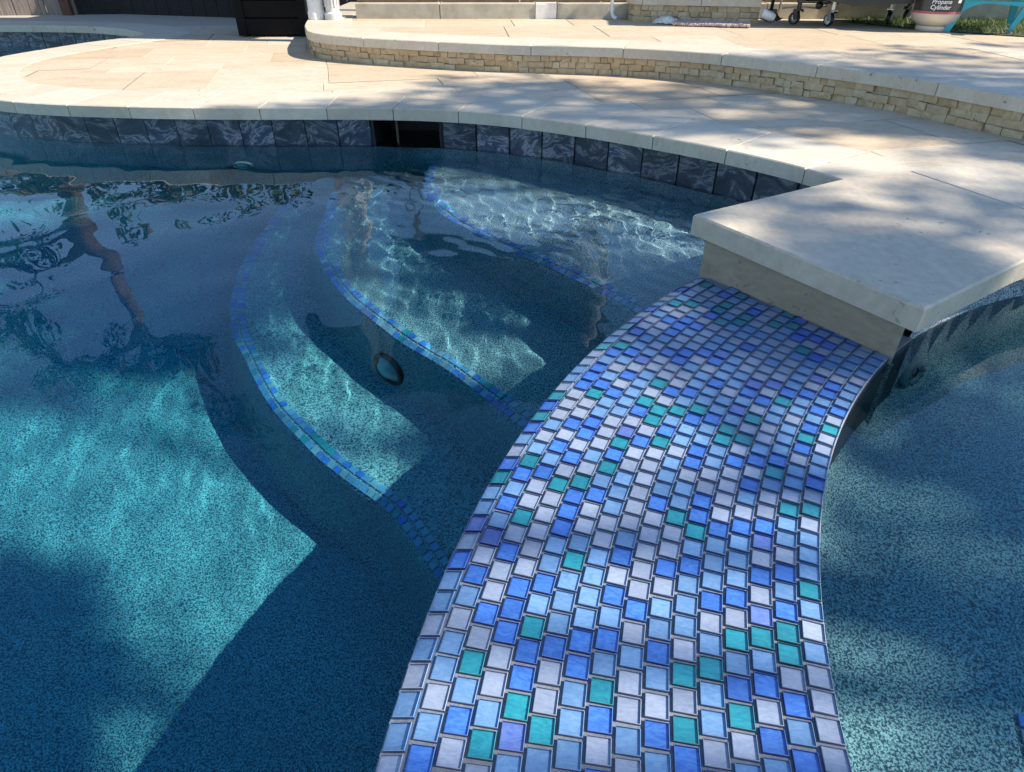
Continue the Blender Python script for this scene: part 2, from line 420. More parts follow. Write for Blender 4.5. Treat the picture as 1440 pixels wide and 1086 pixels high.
def keep_raised(X, Y):
    return in_poly(X, Y, UPOLY) & (dist_line(X, Y, UC.p[::4]) > .10) & (Y < 5.7) & (X < 4.2)
lay_pavers(raised, 4, (-1.7, 4.2, 1.9, 5.5), RAISED-.002, keep_raised)

def stones_along(curve, s0, s1, width, z0, z1, mat_, parent, name, step, off0=0.0, gap=.0018, b=.004, jit=.0):
    s = s0
    while s < s1-.02:
        st = step*(1+random.uniform(-jit, jit)); e = min(s+st, s1); n = 6
        us = np.linspace(s+gap, e-gap, n)
        outer = [curve.at(u, off0) for u in us]; inner = [curve.at(u, off0+width) for u in us]
        poly = np.array(outer+inner[::-1]); cen = poly.mean(0)
        V, F = prism(poly-cen, 0, z1-z0, b); dz = random.uniform(-.0007, .0007)
        o = obj(name, V, F, mat_, parent); o.location = (cen[0], cen[1], z0+dz)
        s = e
stones_along(EC, 0, EC.nearest((-6.5, 6.48)), .355, DECK-.052, DECK, M_COPING, deck, 'coping_stone', .303)
stones_along(UC, UC.nearest((2.9, 1.95)), UC.L, .32, RAISED-.050, RAISED, M_COPING, raised, 'coping_stone', .52, jit=.12)
# split-face riser of the raised patio
def riser_stones(curve, s0, s1, off, z0, hts, parent, name='riser_stone'):
    z = z0
    for h in hts:
        s = s0 + random.uniform(-.05, 0)
        while s < s1:
            wd = random.choice([.035, .05, .065, .09])*random.uniform(.85, 1.2); pr = random.uniform(-.007, .010); zj = random.uniform(-.0035, .0035); wd = min(wd, s1+.05-s)
            a, c = curve.at(s+.001, off-pr), curve.at(s+wd-.001, off-pr+random.uniform(-.004, .004)); d, e = curve.at(s+wd-.001, off+.03), curve.at(s+.001, off+.03)
            poly = np.array([a, c, d, e]); cen = poly.mean(0); hh = h-.0015
            P = poly-cen; V, F = [], []
            V = [(x, y, 0) for x, y in P] + [(x, y, hh) for x, y in P]
            nn = -curve.nrm(s+wd/2)
            for ii in (0, 1, 4, 5):
                k = random.uniform(-.003, .005); V[ii] = (V[ii][0]+nn[0]*k, V[ii][1]+nn[1]*k, V[ii][2])
            mid = np.mean([V[0], V[1], V[4], V[5]], 0)+np.array([nn[0], nn[1], 0])*random.uniform(.001, .007); V.append(tuple(mid))
            F = [(3, 2, 1, 0), (4, 5, 6, 7), (1, 2, 6, 5), (2, 3, 7, 6), (3, 0, 4, 7), (0, 1, 8), (1, 5, 8), (5, 4, 8), (4, 0, 8)]
            o = obj(name, V, F, M_SPLIT, parent); o.location = (cen[0], cen[1], z+zj)
            s += wd
        z += h
riser_stones(UC, UC.nearest((2.15, 2.2)), UC.nearest((-1.5, 5.4)), .020, DECK-.004, (.031, .032, .031), raised)

# ------------------------------------------------------------------ pool basin
FLOOR = -1.06
basin = empty('pool_basin', (-1, 1.5, FLOOR)); struct(basin)
def under(o): o.cycles.is_caustics_receiver = True; return o
def bchild(o):
    o.parent = basin; o.matrix_parent_inverse = Matrix.Translation(basin.location).inverted(); return under(o)
fx = np.linspace(-7.2, 1.6, 90); fy = np.linspace(-2.6, 6.8, 90); FXX, FYY = np.meshgrid(fx, fy)
FZ = FLOOR - .05*np.clip(-FXX-1.2, 0, 4)
idx = np.arange(90*90).reshape(90, 90)
bchild(obj('floor', np.stack([FXX, FYY, FZ], -1).reshape(-1, 3).tolist(), np.stack([idx[:-1, :-1], idx[:-1, 1:], idx[1:, 1:], idx[1:, :-1]], -1).reshape(-1, 4).tolist(), M_PLASTER, smooth=True))
WOFF = .038
SK0, SK1 = EC.nearest((-.33, 3.05)), EC.nearest((-.65, 3.084))
us = np.arange(0, EC.L, .03)
for ua in (np.append(np.arange(0, SK0, .03), SK0), np.arange(SK1, EC.L, .03)):
    V, F = loft([[(*EC.at(u, WOFF+.010), z) for u in ua] for z in (.125, -.036)]); bchild(obj('tile_backing', V, F, M_DARKGROUT))
rings = [[(*EC.at(u, WOFF+o_), z) for u in us] for o_, z in ((.012, -.0355), (.002, -.036), (0, -.10), (0, -.75), (-.03, -.92), (-.10, -1.03), (-.22, FLOOR-.12))]
V, F = loft(rings); bchild(obj('wall', V, F, M_PLASTER, smooth=False))
V, F = loft([[(X0, y, z) for y in (6.6, -2.4)] for z in (.15, -1.4)]); bchild(obj('far_wall', V, F, M_PLASTER))
# skimmer mouth position and waterline tiles
tl = mesh('tile', *prism([(-.0736, 0), (.0736, 0), (.0736, .010), (-.0736, .010)], -.030, .119, 0), M_WTILE)
def tile_run(a0, a1):
    n_ = max(1, round((a1-a0)/.152)); wd = (a1-a0)/n_
    for i in range(n_):
        mid = a0+(i+.5)*wd; p = EC.at(mid, WOFF); n = EC.nrm(mid)
        o = new_obj('waterline_tile', tl, None); o.location = (p[0], p[1], random.uniform(-.001, .001)); o.rotation_euler = (R(random.uniform(-.4, .4)), 0, math.atan2(-n[0], n[1])); o.scale = (wd/.152, 1, 1); bchild(o)
tile_run(.02, SK0-.004); tile_run(SK1+.004, EC.nearest((-5.4, 6.44)))
sk = empty('skimmer', (*EC.at((SK0+SK1)/2, WOFF), .05))
smid = (SK0+SK1)/2; pc = EC.at(smid, WOFF); nn = EC.nrm(smid); rz = math.atan2(-nn[0], nn[1]); hw = (SK1-SK0)/2-.004
mb = MB()
for c, d in (((0, .30, 0), (hw*2, .01, .16)), ((-hw, .15, 0), (.012, .3, .16)), ((hw, .15, 0), (.012, .3, .16)), ((0, .15, .074), (hw*2, .3, .01)), ((0, .15, -.075), (hw*2, .3, .01))): mb.box(c, d)
o = mb.build('throat', M_VOID, sk); o2 = MB().box((-hw*.36, .05, -.005), (.010, .01, .128), b=.002).box((0, .004, .0655), (2*hw, .006, .008)).build('frame', simple('dark_bronze', (.09, .06, .035), .5), sk)
sk.rotation_euler = (0, 0, rz)
tag(sk, 'black skimmer mouth in the waterline tile under the coping', 'skimmer')

# entry steps ---------------------------------------------------------
def slab_side(): return [(.95, .9), (1.5, 1.6), (1.6, 2.4), (.9, 3.0), (-.05, 3.45)]
STEPS = [
 (-.20, [(-.36, 3.40), (-.40, 3.05), (-.384, 2.72), (-.289, 2.42), (-.05, 2.116), (.182, 1.873), (.354, 1.661), (.62, 1.33)]),
 (-.47, [(-.80, 3.40), (-.83, 3.0), (-.792, 2.45), (-.695, 2.165), (-.575, 1.965), (-.356, 1.724), (-.167, 1.55), (.019, 1.342), (.30, 1.02)]),
 (-.75, [(-1.08, 3.40), (-1.125, 2.95), (-1.117, 2.50), (-1.045, 2.09), (-.91, 1.812), (-.752, 1.582), (-.556, 1.389), (-.346, 1.222), (-.214, 1.051), (.05, .70)]),
]
steps = empty('pool_steps', (-.2, 2.2, FLOOR)); tag(steps, 'three curved underwater entry steps of speckled plaster with mosaic nosings', 'steps')
TT = {}
for k in GK:
    _b = MB().box((0, 0, .002), (.0215, .0225, .006), b=.0012); TT[k] = mesh('trim_tile', _b.V, _b.F, GM[k][0])
random.seed(11)
for zi, (zt, pts) in enumerate(STEPS):
    c = Curve(pts, .02); us = np.linspace(0, c.L, int(c.L/.025))
    # outward is towards the open pool (left of travel is -n or n): choose by test
    sgn = 1 if np.dot(c.nrm(c.L/2), np.array([-1, -1])) > 0 else -1
    prof = [(-.055, 0), (-.03, -.002), (-.012, -.010), (-.002, -.025), (.0, -.045), (.012, zt*0-.14), (.03, -.25), (.055, -.30), (.11, -.36)]
    zb = -.32 if zi < 2 else -.31
    rings = [[(*c.at(u, sgn*o_), zt+z) for u in us] for o_, z in prof]
    V, F = loft(rings)
    if sgn > 0: pass
    stp = obj('step', V, F, M_PLASTER, None, smooth=True); under(stp)
    stp.parent = steps; stp.matrix_parent_inverse = Matrix.Translation(steps.location).inverted()
    top = [tuple(c.at(u, sgn*-.055)) for u in us[::2]]
    pe = c.at(c.L, sgn*-.055); poly = top + [tuple(pe)] + arc(1.76, math.degrees(math.atan2(pe[1]-CY, pe[0]-CX))-2, 129, 8) + [(1.15, 1.95), (1.15, 2.6), (.9, 3.4)]
    V, F = sheet(poly, zt); t = obj('tread', V, F, M_PLASTER, stp); under(t)
    for row, (off, zz, tilt) in enumerate(((-.047, -.0005, 0), (-.0205, -.0075, 26))):
        s = .35 + row*.013
        while s < c.L-.12:
            n = c.nrm(s)*sgn; p = c.at(s, sgn*off)
            if np.hypot(p[0]-CX, p[1]-CY) > RO-.03:
                o = new_obj('trim_tile', TT[random.choices(GK, (.24, .36, .22, .13, .05))[0]], stp); under(o)
                o.location = (p[0], p[1], zt+zz)
                o.rotation_euler = (Matrix.Rotation(math.atan2(n[1], n[0])+random.uniform(-.06, .06), 3, 'Z') @ Matrix.Rotation(R(tilt), 3, 'Y')).to_euler()
            s += .0268

# fittings ------------------------------------------------------------
def fitting(name, loc, n, r, label, cat, mats, dome=.35):
    e = empty(name, loc); q = Vector((n[0], n[1], n[2] if len(n) > 2 else 0)).normalized().to_track_quat('Z', 'Y'); e.rotation_euler = q.to_euler()
    a = MB().lathe([(r*1.0, -.01), (r, .006), (r*.96, .014), (r*.86, .018), (r*.80, .012), (r*.78, .0)]).build('trim_ring', mats[0], e, True)
    b = MB().lathe([(r*.80, .004), (r*.66, .010), (r*.45, .010+dome*r*.35), (r*.2, .010+dome*r*.5), (.0005, .010+dome*r*.52)]).build('lens', mats[1], e, True)
    under(a); under(b); tag(e, label, cat); return e
M_LENS = simple('pale_lens', (.42, .55, .53), .25, n=.08); M_RING = simple('dark_ring', (.03, .035, .04), .3, n=.2)
c2 = Curve(STEPS[1][1], .02); u2 = c2.nearest((-.385, 1.755)); n2 = c2.nrm(u2); sg = 1 if np.dot(n2, [-1, -1]) > 0 else -1; n2 = n2*sg
p2 = c2.at(u2, sg*.018)
fitting('pool_light', (p2[0], p2[1], -.66), (n2[0], n2[1], .1), .072, 'round underwater light with dark rim on the riser below the middle step', 'pool light', (M_RING, M_LENS), .6)
ur = EC.nearest((-1.28, 3.088)); pr_ = EC.at(ur, WOFF-.002); nr = -EC.nrm(ur)
fitting('return_fitting', (pr_[0], pr_[1], -.33), (nr[0], nr[1]), .045, 'small round pale inlet on the far pool wall below the waterline tile', 'inlet', (M_WHITEPL, M_LENS), .4)

# ------------------------------------------------------------------ spa basin
spa = empty('spa_basin', (CX, CY, -.9)); struct(spa)
def schild(o): o.parent = spa; o.matrix_parent_inverse = Matrix.Translation(spa.location).inverted(); return under(o)
N = 120
ring = lambda r, z: [(CX+r*math.cos(2*math.pi*k/N), CY+r*math.sin(2*math.pi*k/N), z) for k in range(N)]
top_ring = [(CX+(RI+.012)*math.cos(2*math.pi*k/N), CY+(RI+.012)*math.sin(2*math.pi*k/N), .002 if 127 < 360*k/N < 207 else .15) for k in range(N)]
V, F = loft([top_ring, ring(RI+.010, -.28), ring(RI-.02, -.36), ring(RI-.08, -.405), ring(RI-.14, -.415), ring(1.22, -.42)], True)
F = [tuple(reversed(f)) for f in F]; schild(obj('wall', V, F, M_PLASTER, smooth=True))
V, F = loft([ring(1.22, -.42), ring(1.185, -.43), ring(1.165, -.45), ring(1.155, -.50), ring(1.14, -.82), ring(1.10, -.9), ring(.02, -.9)], True)
F = [tuple(reversed(f)) for f in F]; bench = schild(obj('bench', V, F, M_PLASTER, smooth=True))
for row, r in enumerate((1.196, 1.170)):
    for k in range(50):
        a = R(157)+ (k+.5*row)*.0268/r
        o = new_obj('trim_tile', TT[random.choices(GK, (.24, .36, .22, .13, .05))[0]], bench); under(o)
        o.location = (CX+r*math.cos(a), CY+r*math.sin(a), -.4195 if row == 0 else -.428); o.rotation_euler = (0, R(0 if row == 0 else -18), a)
aj = math.atan2(1.36-CY, 1.04-CX)
M_JET = simple('grey_jet_plastic', (.17, .19, .21), .45, n=.15)
je = empty('spa_jet', (CX+(RI+.004)*math.cos(aj), CY+(RI+.004)*math.sin(aj), -.255)); je.rotation_euler = Vector((-math.cos(aj), -math.sin(aj), .12)).to_track_quat('Z', 'Y').to_euler()
under(MB().lathe([(.052, -.01), (.052, .008), (.045, .014), (.030, .014), (.026, .006)]).build('trim_ring', M_JET, je, True))
mb = MB()
for k in range(9): mb.box((.037*math.cos(k*.698), .037*math.sin(k*.698), .016), (.006, .012, .005), rz=k*.698)
under(mb.build('grip_ribs', M_JET, je)); under(MB().lathe([(.027, .0), (.022, .008), (.010, .012), (.008, .004), (.0005, .003)]).build('nozzle', M_BLACK, je, True))
tag(je, 'ribbed grey jet fitting on the spa wall under the stone slab', 'spa jet')

# ------------------------------------------------------------------ spillway between pool and spa
sp = empty('spillway', (0, .6, 0)); tag(sp, 'curved spillway wall topped with blue, teal and white glass mosaic', 'spillway')
A0, A1 = 129.0, 205.0
GT = .0170                                        # grout level
angs = np.linspace(A0, A1, 90)
def wring(r, z): return [(CX+r*math.cos(R(a)), CY+r*math.sin(R(a)), z) for a in angs]
RW = RO-.40                                       # the crown oversails its wall on the pool side
V, F = loft([wring(RI+.002, -.9), wring(RI+.002, GT-.001)]); o = obj('spa_face', V, F, M_DARKGROUT); o.parent = sp; o.matrix_parent_inverse = Matrix.Translation(sp.location).inverted(); under(o)
V, F = loft([wring(RI+.002, GT-.001), wring(RI+.004, GT), wring(RO-.034, GT), wring(RO-.0005, .0066)])
o = obj('grout_bed', V, F, M_GROUT); o.parent = sp; o.matrix_parent_inverse = Matrix.Translation(sp.location).inverted(); under(o)
V, F = loft([wring(RW, -.004), wring(RW, FLOOR-.05)])
o = obj('wall', V, F, M_PLASTER); o.parent = sp; o.matrix_parent_inverse = Matrix.Translation(sp.location).inverted(); under(o)
NC = 16; PW = (RO-RI-.003)/NC; PL = .0369; TW, TL, TH = PW-.0044, PL-.0046, .0034
def tile_geo():
    x, y, h = TW/2, TL/2, TH
    c, wi = .0006, .0008
    cor = ((-1, -1), (1, -1), (1, 1), (-1, 1))
    V = []
    for sx, sz in ((0, -.003), (0, h-c), (c, h), (wi, h), (wi, h-.0029)): V += [(i*(x-sx), j*(y-sx), sz) for i, j in cor]
    F = []; M = []
    for r, mi in ((0, 1), (1, 3), (2, 3), (3, 1)):
        for a in range(4): F.append((r*4+a, r*4+(a+1) % 4, r*4+4+(a+1) % 4, r*4+4+a)); M.append(mi)
    F.append((16, 17, 18, 19)); M.append(0)
    # clear face a hair below the rim
    n = len(V); V += [(i*(x-wi+.0001), j*(y-wi+.0001), h-.0004) for i, j in cor]; F.append((n, n+1, n+2, n+3)); M.append(2)
    return V, F, M
TV, TF, TM = tile_geo()
TMESH = {k: mesh('glass_tile', TV, TF, GM[k], TM) for k in GK}
random.seed(21)
def pix(x, y, z):                                  # position in the view, only to rank tiles by how large they show
    p = R(35); d = y*math.cos(p)+(.8-z)*math.sin(p); v = (.8-z)*math.cos(p)-y*math.sin(p)
    return 720+900*x/d, 543+900*v/d, d
tiles = []
for ci in range(NC):
    r = RO-.0015-(ci+.5)*PW; dth = PL/(.6*r+.4*(RI+RO)/2); jit = random.uniform(-.06, .06)
    for k_ in range(-60, 60):
        a = R(157)+(k_+.5*(ci % 2)+jit)*dth
        if not R(A0+2.9)+.45*dth < a < R(A1-.5): continue
        x, y = CX+r*math.cos(a), CY+r*math.sin(a)
        px_, py_, d = pix(x, y, .02)
        vis = d > .1 and -30 < px_ < 1470 and -30 < py_ < 1116
        tiles.append((ci, r, a+random.uniform(-.02, .02)*dth, d if vis else 99+d, random.choices(GK, GW)[0], r*dth/PL))
tiles.sort(key=lambda t: t[3])
rest = MB(); restm = []
for i, (ci, r, a, d, k, sy) in enumerate(tiles):
    x, y = CX+r*math.cos(a), CY+r*math.sin(a)
    tilt = 0.0; z = GT+.0013
    if ci == 0: tilt = R(17); z = GT-.0030
    elif ci == 1: tilt = R(2); z = GT+.0010
    elif ci == NC-1: tilt = R(-2); z = GT+.0012
    rot = Matrix.Rotation(a+random.uniform(-.012, .012), 4, 'Z') @ Matrix.Rotation(tilt+random.uniform(-.018, .018), 4, 'Y') @ Matrix.Rotation(random.uniform(-.022, .022), 4, 'X') @ Matrix.Diagonal((1, 1+(sy-1)*1.1, 1, 1))
    mw = Matrix.Translation((x, y, z+random.uniform(-.0003, .0003))) @ rot
    if i < 300:
        o = new_obj('glass_tile', TMESH[k], sp); o.matrix_parent_inverse = Matrix.Translation(sp.location).inverted(); o.matrix_basis = mw
    else:
        base = GK.index(k)*4
        n = len(rest.V); rest.V += [tuple(mw @ Vector(v)) for v in TV]; rest.F += [tuple(i_+n for i_ in f) for f in TF]; rest.M += [base+m for m in TM]
o = rest.build('glass_mosaic', [m for k in GK for m in GM[k]], sp); o.matrix_parent_inverse = Matrix.Translation(sp.location).inverted(); o['kind'] = 'stuff'

# ------------------------------------------------------------------ stone slab at the end of the spillway
A_, B_, C_ = (.501, 1.719), (.848, 1.167), (1.205, 1.405)
sb = empty('stone_slab', (.85, 1.5, .02)); tag(sb, 'thick cream travertine slab overhanging the far end of the mosaic spillway', 'stone slab')
def sadd(o): o.parent = sb; o.matrix_parent_inverse = Matrix.Translation(sb.location).inverted(); return o
ZS = DECK+.004
J1, J2 = (1.300, 2.118), (1.462, 1.700)
ar = arc(1.52, 118, 106, 6)
def sub(poly, n=1): return np.array(poly)
sadd(obj('slab', *prism([A_, B_, C_] + ar[1:] + [J2, J1, (1.066, 2.046)], ZS-.056, ZS, .005), M_SLAB))
sadd(obj('slab', *prism([(J1[0]+.003, J1[1]+.004), (J2[0]+.004, J2[1])] + arc(1.522, 104, 88, 6) + [(2.02, 1.98), (1.86, 2.26), (1.58, 2.24)], ZS-.056, ZS-.001, .005), M_SLAB))
ped = [(.534, 1.676), (.862, 1.222)] + arc(RI+.035, 132.5, 88, 20) + [(1.9, 2.3), (1.3, 2.2), (1.10, 2.02)]
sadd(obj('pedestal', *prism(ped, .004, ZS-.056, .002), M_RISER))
o = sadd(obj('footing', *prism([(p[0]+.006, p[1]) for p in ped], -.95, .0035, 0), M_PLASTER)); under(o)
# spa coping carries on round the spa, out of the picture
spa_c = Curve(list(reversed(arc(1.52, -80, 86, 30))))
stones_along(spa_c, 0, spa_c.L, .0-.36, DECK-.052, DECK, M_COPING, deck, 'coping_stone', .32)

# ------------------------------------------------------------------ water
def waves(X, Y):
    rng = np.random.default_rng(7)
    Z = np.zeros_like(X)
    for _ in range(26):                            # gentle swell everywhere
        lam = rng.uniform(.14, .6); th = rng.normal(2.6, .9); k = 2*math.pi/lam
        Z += .00012*lam/.25*np.sin(k*(np.cos(th)*X+np.sin(th)*Y)+rng.uniform(0, 6.28))
    q = np.exp(-(((X-.55)/.55)**2+((Y-2.25)/.55)**2))     # lively water by the slab
    q2 = np.exp(-(((X+.35)/.35)**2+((Y-2.6)/.35)**2))     # and before the skimmer
    for _ in range(34):
        lam = rng.uniform(.036, .085); th = rng.normal(.45, .42); k = 2*math.pi/lam
        Z += (q*1.2+q2*.8+.03)*.00026*lam/.08*np.sin(k*(np.cos(th)*X+np.sin(th)*Y)+rng.uniform(0, 6.28)+2.0*np.sin(2.2*X+1.3*Y))
    for cx, cy, lam, am in ((.95, 2.25, .075, .0006), (-.33, 2.85, .09, .0005)):
        rr = np.hypot(X-cx, Y-cy); Z += am*np.exp(-rr/.45)*np.sin(2*math.pi*rr/lam)
    return Z
def grid_water(name, xs, ys, keep, zf):
    X, Y = np.meshgrid(xs, ys); Z = zf(X, Y); nx = len(xs); idx = np.arange(X.size).reshape(X.shape)
    k = keep(X, Y); kf = k[:-1, :-1] | k[1:, :-1] | k[:-1, 1:] | k[1:, 1:]
    F = np.stack([idx[:-1, :-1], idx[:-1, 1:], idx[1:, 1:], idx[1:, :-1]], -1)[kf]
    used = np.unique(F); mp = np.full(X.size, -1); mp[used] = np.arange(len(used))
    V = np.stack([X, Y, Z], -1).reshape(-1, 3)[used]
    o = obj(name, V.tolist(), mp[F].tolist(), M_WATER, smooth=True); o.cycles.is_caustics_caster = True; return o
def fine(a, b, c, d, f, co): return np.unique(np.concatenate([np.arange(a, b, co), np.arange(b, c, f), np.arange(c, d, co), [d]]).round(4))
pool_poly = np.array([tuple(EC.at(u, .06)) for u in np.arange(0, EC.L, .05)] + [(X0+.1, 6.5), (X0+.1, -2.35), (1.2, -2.35)] + arc(RO-.03, 236, 128, 50))
pw = grid_water('pool_water', fine(-7.0, -3.0, 1.12, 2.4, .0125, .08), fine(-2.45, .2, 3.35, 6.8, .0125, .08), lambda X, Y: in_poly(X, Y, pool_poly) | ((np.hypot(X-CX, Y-CY) > RI+.03) & (X > -.6) & (Y > -1.5) & (Y < 4.2)), waves)
struct(pw)
body_poly = np.array([(1.3, 6.7), (X0+.05, 6.7), (X0+.05, -2.35), (1.0, -2.35)] + arc(RW-.02, 236, 128, 50) + [(1.3, 2.1)])
V, F = prism(body_poly, -1.5, .0045, 0); o = obj('water_body', V, F, M_VOL, pw)
def spa_waves(X, Y):
    rng = np.random.default_rng(3); Z = np.zeros_like(X)
    rr = np.hypot(X-CX, Y-CY); th = np.arctan2(Y-CY, X-CX)
    for _ in range(18):
        lam = rng.uniform(.10, .5); t = rng.uniform(0, 6.28); k = 2*math.pi/lam
        Z += .00012*lam/.25*np.sin(k*(np.cos(t)*X+np.sin(t)*Y)+rng.uniform(0, 6.28))
    Z += .0005*np.exp(-(RI-rr)/.035)*np.sin(th*RI*2*math.pi/.021+3*np.sin(th*40))*(rr < RI+.05)
    return Z
sw = grid_water('spa_water', fine(.30, .34, 2.3, 4.2, .011, .06), fine(-1.5, -.3, 1.6, 1.7, .011, .06), lambda X, Y: np.hypot(X-CX, Y-CY) < RI+.012+.5*(X > 2.6), spa_waves)
struct(sw)
V, F = prism(arc(RI+.011, 0, 357, 110), -1.0, .0045, 0); o = obj('water_body', V, F, M_VOL, sw)

# ------------------------------------------------------------------ back of the patio
YW = 5.43
wall = empty('low_wall', (0, YW, RAISED)); tag(wall, 'low tan garden wall along the back of the raised patio', 'wall')
random.seed(8)
def wadd(o): o.parent = wall; o.matrix_parent_inverse = Matrix.Translation(wall.location).inverted(); return o
x = -1.15
for wd in (.62, .70, .16, .62, .32, .60, .62, .60, .55, .6):
    n_ = MB().box((0, 0, 0), (wd-.006, .16, .10), b=.004).build('plinth_stone', M_CONC if wd != .16 else M_CREAM, None); wadd(n_); n_.location = (x+wd/2, YW+.08-(.006 if wd == .16 else 0), RAISED+.046); x += wd
x = -1.15
for k in range(9):
    n_ = MB().box((0, 0, 0), (.60, .10, .30), b=.004).build('shade_panel', M_BROWN); wadd(n_); n_.location = (x+.3, YW+.15, RAISED+.25); x += .605  # brown panels stand in for the shade on the upper wall
# concrete wall to the right, behind the grill and chair
cw = empty('concrete_wall', (3.4, 5.3, .3)); tag(cw, 'rough weathered concrete garden wall behind the grill and turquoise chair', 'wall')
wd_ = Vector((2.4, 5.42, 0)); we_ = Vector((6.4, 4.75, 0)); dv = (we_-wd_); L = dv.length; rzw = math.atan2(dv.y, dv.x)
for k in range(5):
    for j in range(3):
        c = wd_ + dv*((k+.5)/5)
        o = MB().box((0, 0, 0), (L/5-.008, .2, .115), b=.006).build('block', M_CONC); o.parent = cw; o.matrix_parent_inverse = Matrix.Translation(cw.location).inverted()
        o.location = (c.x, c.y+.1, .31+.058+j*.122); o.rotation_euler = (0, 0, rzw)
# stone step with mat
st = empty('stone_step', (1.25, 5.3, RAISED)); tag(st, 'stone step with cream cap and split-face riser at the back of the patio', 'step')
SC = Curve([(1.70, 5.06), (1.4, 5.12), (1.05, 5.19), (.86, 5.26), (.83, 5.42)], .02)
def stadd(o): o.parent = st; o.matrix_parent_inverse = Matrix.Translation(st.location).inverted(); return o
before = set(bpy.data.objects)
riser_stones(SC, 0, SC.L, .025, RAISED-.002, (.034, .034, .036), None)
for o in set(bpy.data.objects)-before: stadd(o)
stadd(obj('core', *prism([tuple(SC.at(u, .045)) for u in np.linspace(0, SC.L, 12)]+[(.9, 6.2), (1.75, 6.2)], RAISED-.002, RAISED+.10, 0), M_MORTAR))
before = set(bpy.data.objects); stones_along(SC, 0, SC.L, .3, RAISED+.102, RAISED+.152, M_COPING, None, 'cap_stone', .40)
for o in set(bpy.data.objects)-before: stadd(o)
# mat
mt = empty('door_mat', (1.36, 4.95, RAISED)); tag(mt, 'thick woven pink and grey mat before the stone step', 'mat')
o = MB().box((0, 0, .010), (.50, .16, .020), b=.007).build('pile', M_MAT, mt)
mb = MB(); random.seed(5)
for k in range(150):
    a = (k % 75)/75; side = -1 if k < 75 else 1
    p = Vector((-.25+.5*a, side*.08, .012)); mb.box(p+Vector((random.uniform(-.004, .004), side*random.uniform(0, .008), random.uniform(-.004, .006))), (.009, .016, .014), rz=random.uniform(-1, 1), b=.002)
mb.build('fringe', M_MAT, mt)['kind'] = 'stuff'; mt.rotation_euler = (0, 0, R(-14)); mt.location = (1.35, 4.96, RAISED)
# crumpled cream lump, added for the sunlit patch on the step riser
random.seed(9); V = []; F = []
n = 14
for i in range(n):
    for j in range(n):
        u, v = i/(n-1)*2-1, j/(n-1)*2-1; rr = max(abs(u), abs(v)); V.append((u*.085*(1+.15*math.sin(5*v)), v*.05*(1+.2*math.sin(4*u)), max(.002, .045*(1-rr**2)+random.uniform(-.008, .008))))
for i in range(n-1):
    for j in range(n-1): F.append((i*n+j, (i+1)*n+j, (i+1)*n+j+1, i*n+j+1))
o = obj('lit_patch_lump', V, F, M_LIT_PATCH, smooth=True); o.location = (1.07, 5.09, RAISED+.001); o.rotation_euler = (0, 0, -.2); tag(o, 'crumpled cream lump standing in for a sunlit patch on the stone step', 'lit patch')
# downpipe
dp = empty('downpipe', (.72, 5.36, RAISED)); tag(dp, 'thin white pipe with curved foot beside the stone step', 'pipe')
MB().tube([(.03, -.05, .012), (.015, -.02, .018), (.005, 0, .05), (0, .0, .12), (.0, .01, .35), (0, .02, .55)], .012, 10).build('pipe', M_WHITEPL, dp, True)
MB().box((0, .03, .06), (.05, .012, .02), b=.002).build('bracket', M_STEEL, dp)
# storage box
bx = empty('storage_box', (-1.84, 5.86, DECK)); tag(bx, 'dark brown wooden storage box standing on the shaded deck', 'storage box')
W_, D_, H_ = .54, .48, .62
for i in (-1, 1):
    for j in (-1, 1): MB().box((i*(W_/2-.03), j*(D_/2-.03), H_/2+.005), (.066, .066, H_), b=.004).build('corner_post', M_DARKWOOD, bx)
for k in range(5):
    z = .012+.055+k*.118
    for j in (-1, 1): MB().box((0, j*(D_/2-.018), z), (W_-.12, .024, .112), b=.003).build('board', M_DARKWOOD, bx)
    for i in (-1, 1): MB().box((i*(W_/2-.018), 0, z), (.024, D_-.12, .112), b=.003).build('board', M_DARKWOOD, bx)
MB().box((0, 0, H_+.025), (W_+.05, D_+.05, .04), b=.006).build('lid', M_DARKWOOD, bx)
bx.rotation_euler = (0, 0, R(0))
# patio cover: its posts and roof lie above the picture but shade the deck and show in the water
pc_ = empty('patio_cover', (-.2, 6.2, RAISED)); tag(pc_, 'patio cover on grey fluted post and cream pillar at the patio corner', 'patio cover')
def padd(o): o.parent = pc_; o.matrix_parent_inverse = Matrix.Translation(pc_.location).inverted(); return o
RZ = 2.75
for (px_, py_) in ((-1.30, 5.36), (.86, 5.9), (-1.30, 8.4), (1.0, 8.4)):
    mb = MB(); mb.lathe([(.062, RAISED), (.062, RAISED+.04), (.048, RAISED+.05), (.048, RZ)], (px_, py_, 0), 24)
    for k in range(14): mb.box((px_+.049*math.cos(k*.4488), py_+.049*math.sin(k*.4488), (RZ+RAISED)/2+.03), (.010, .010, RZ-RAISED-.1), rz=k*.4488, b=.002)
    padd(mb.build('post', M_GREYPOST))
padd(MB().lathe([(.062, RAISED), (.062, RAISED+.04), (.056, RAISED+.06), (.056, RZ)], (-1.425, 5.38, 0), 28).build('pillar', M_CREAM, None, True))
for k in range(23):
    x = -2.30+k*.151; y0_, y1_ = 5.12, (8.72 if k > 4 else 6.75)
    padd(MB().box((x, (y0_+y1_)/2, RZ+.20), (.149, y1_-y0_, .03), b=.003).build('roof_board', M_ROOF))
for y in (5.30, 7.0, 8.6): padd(MB().box((-.62 if y < 6 else -.34, y, RZ+.09), (3.4 if y < 6 else 2.86, .09, .18), b=.004).build('beam', M_ROOF))

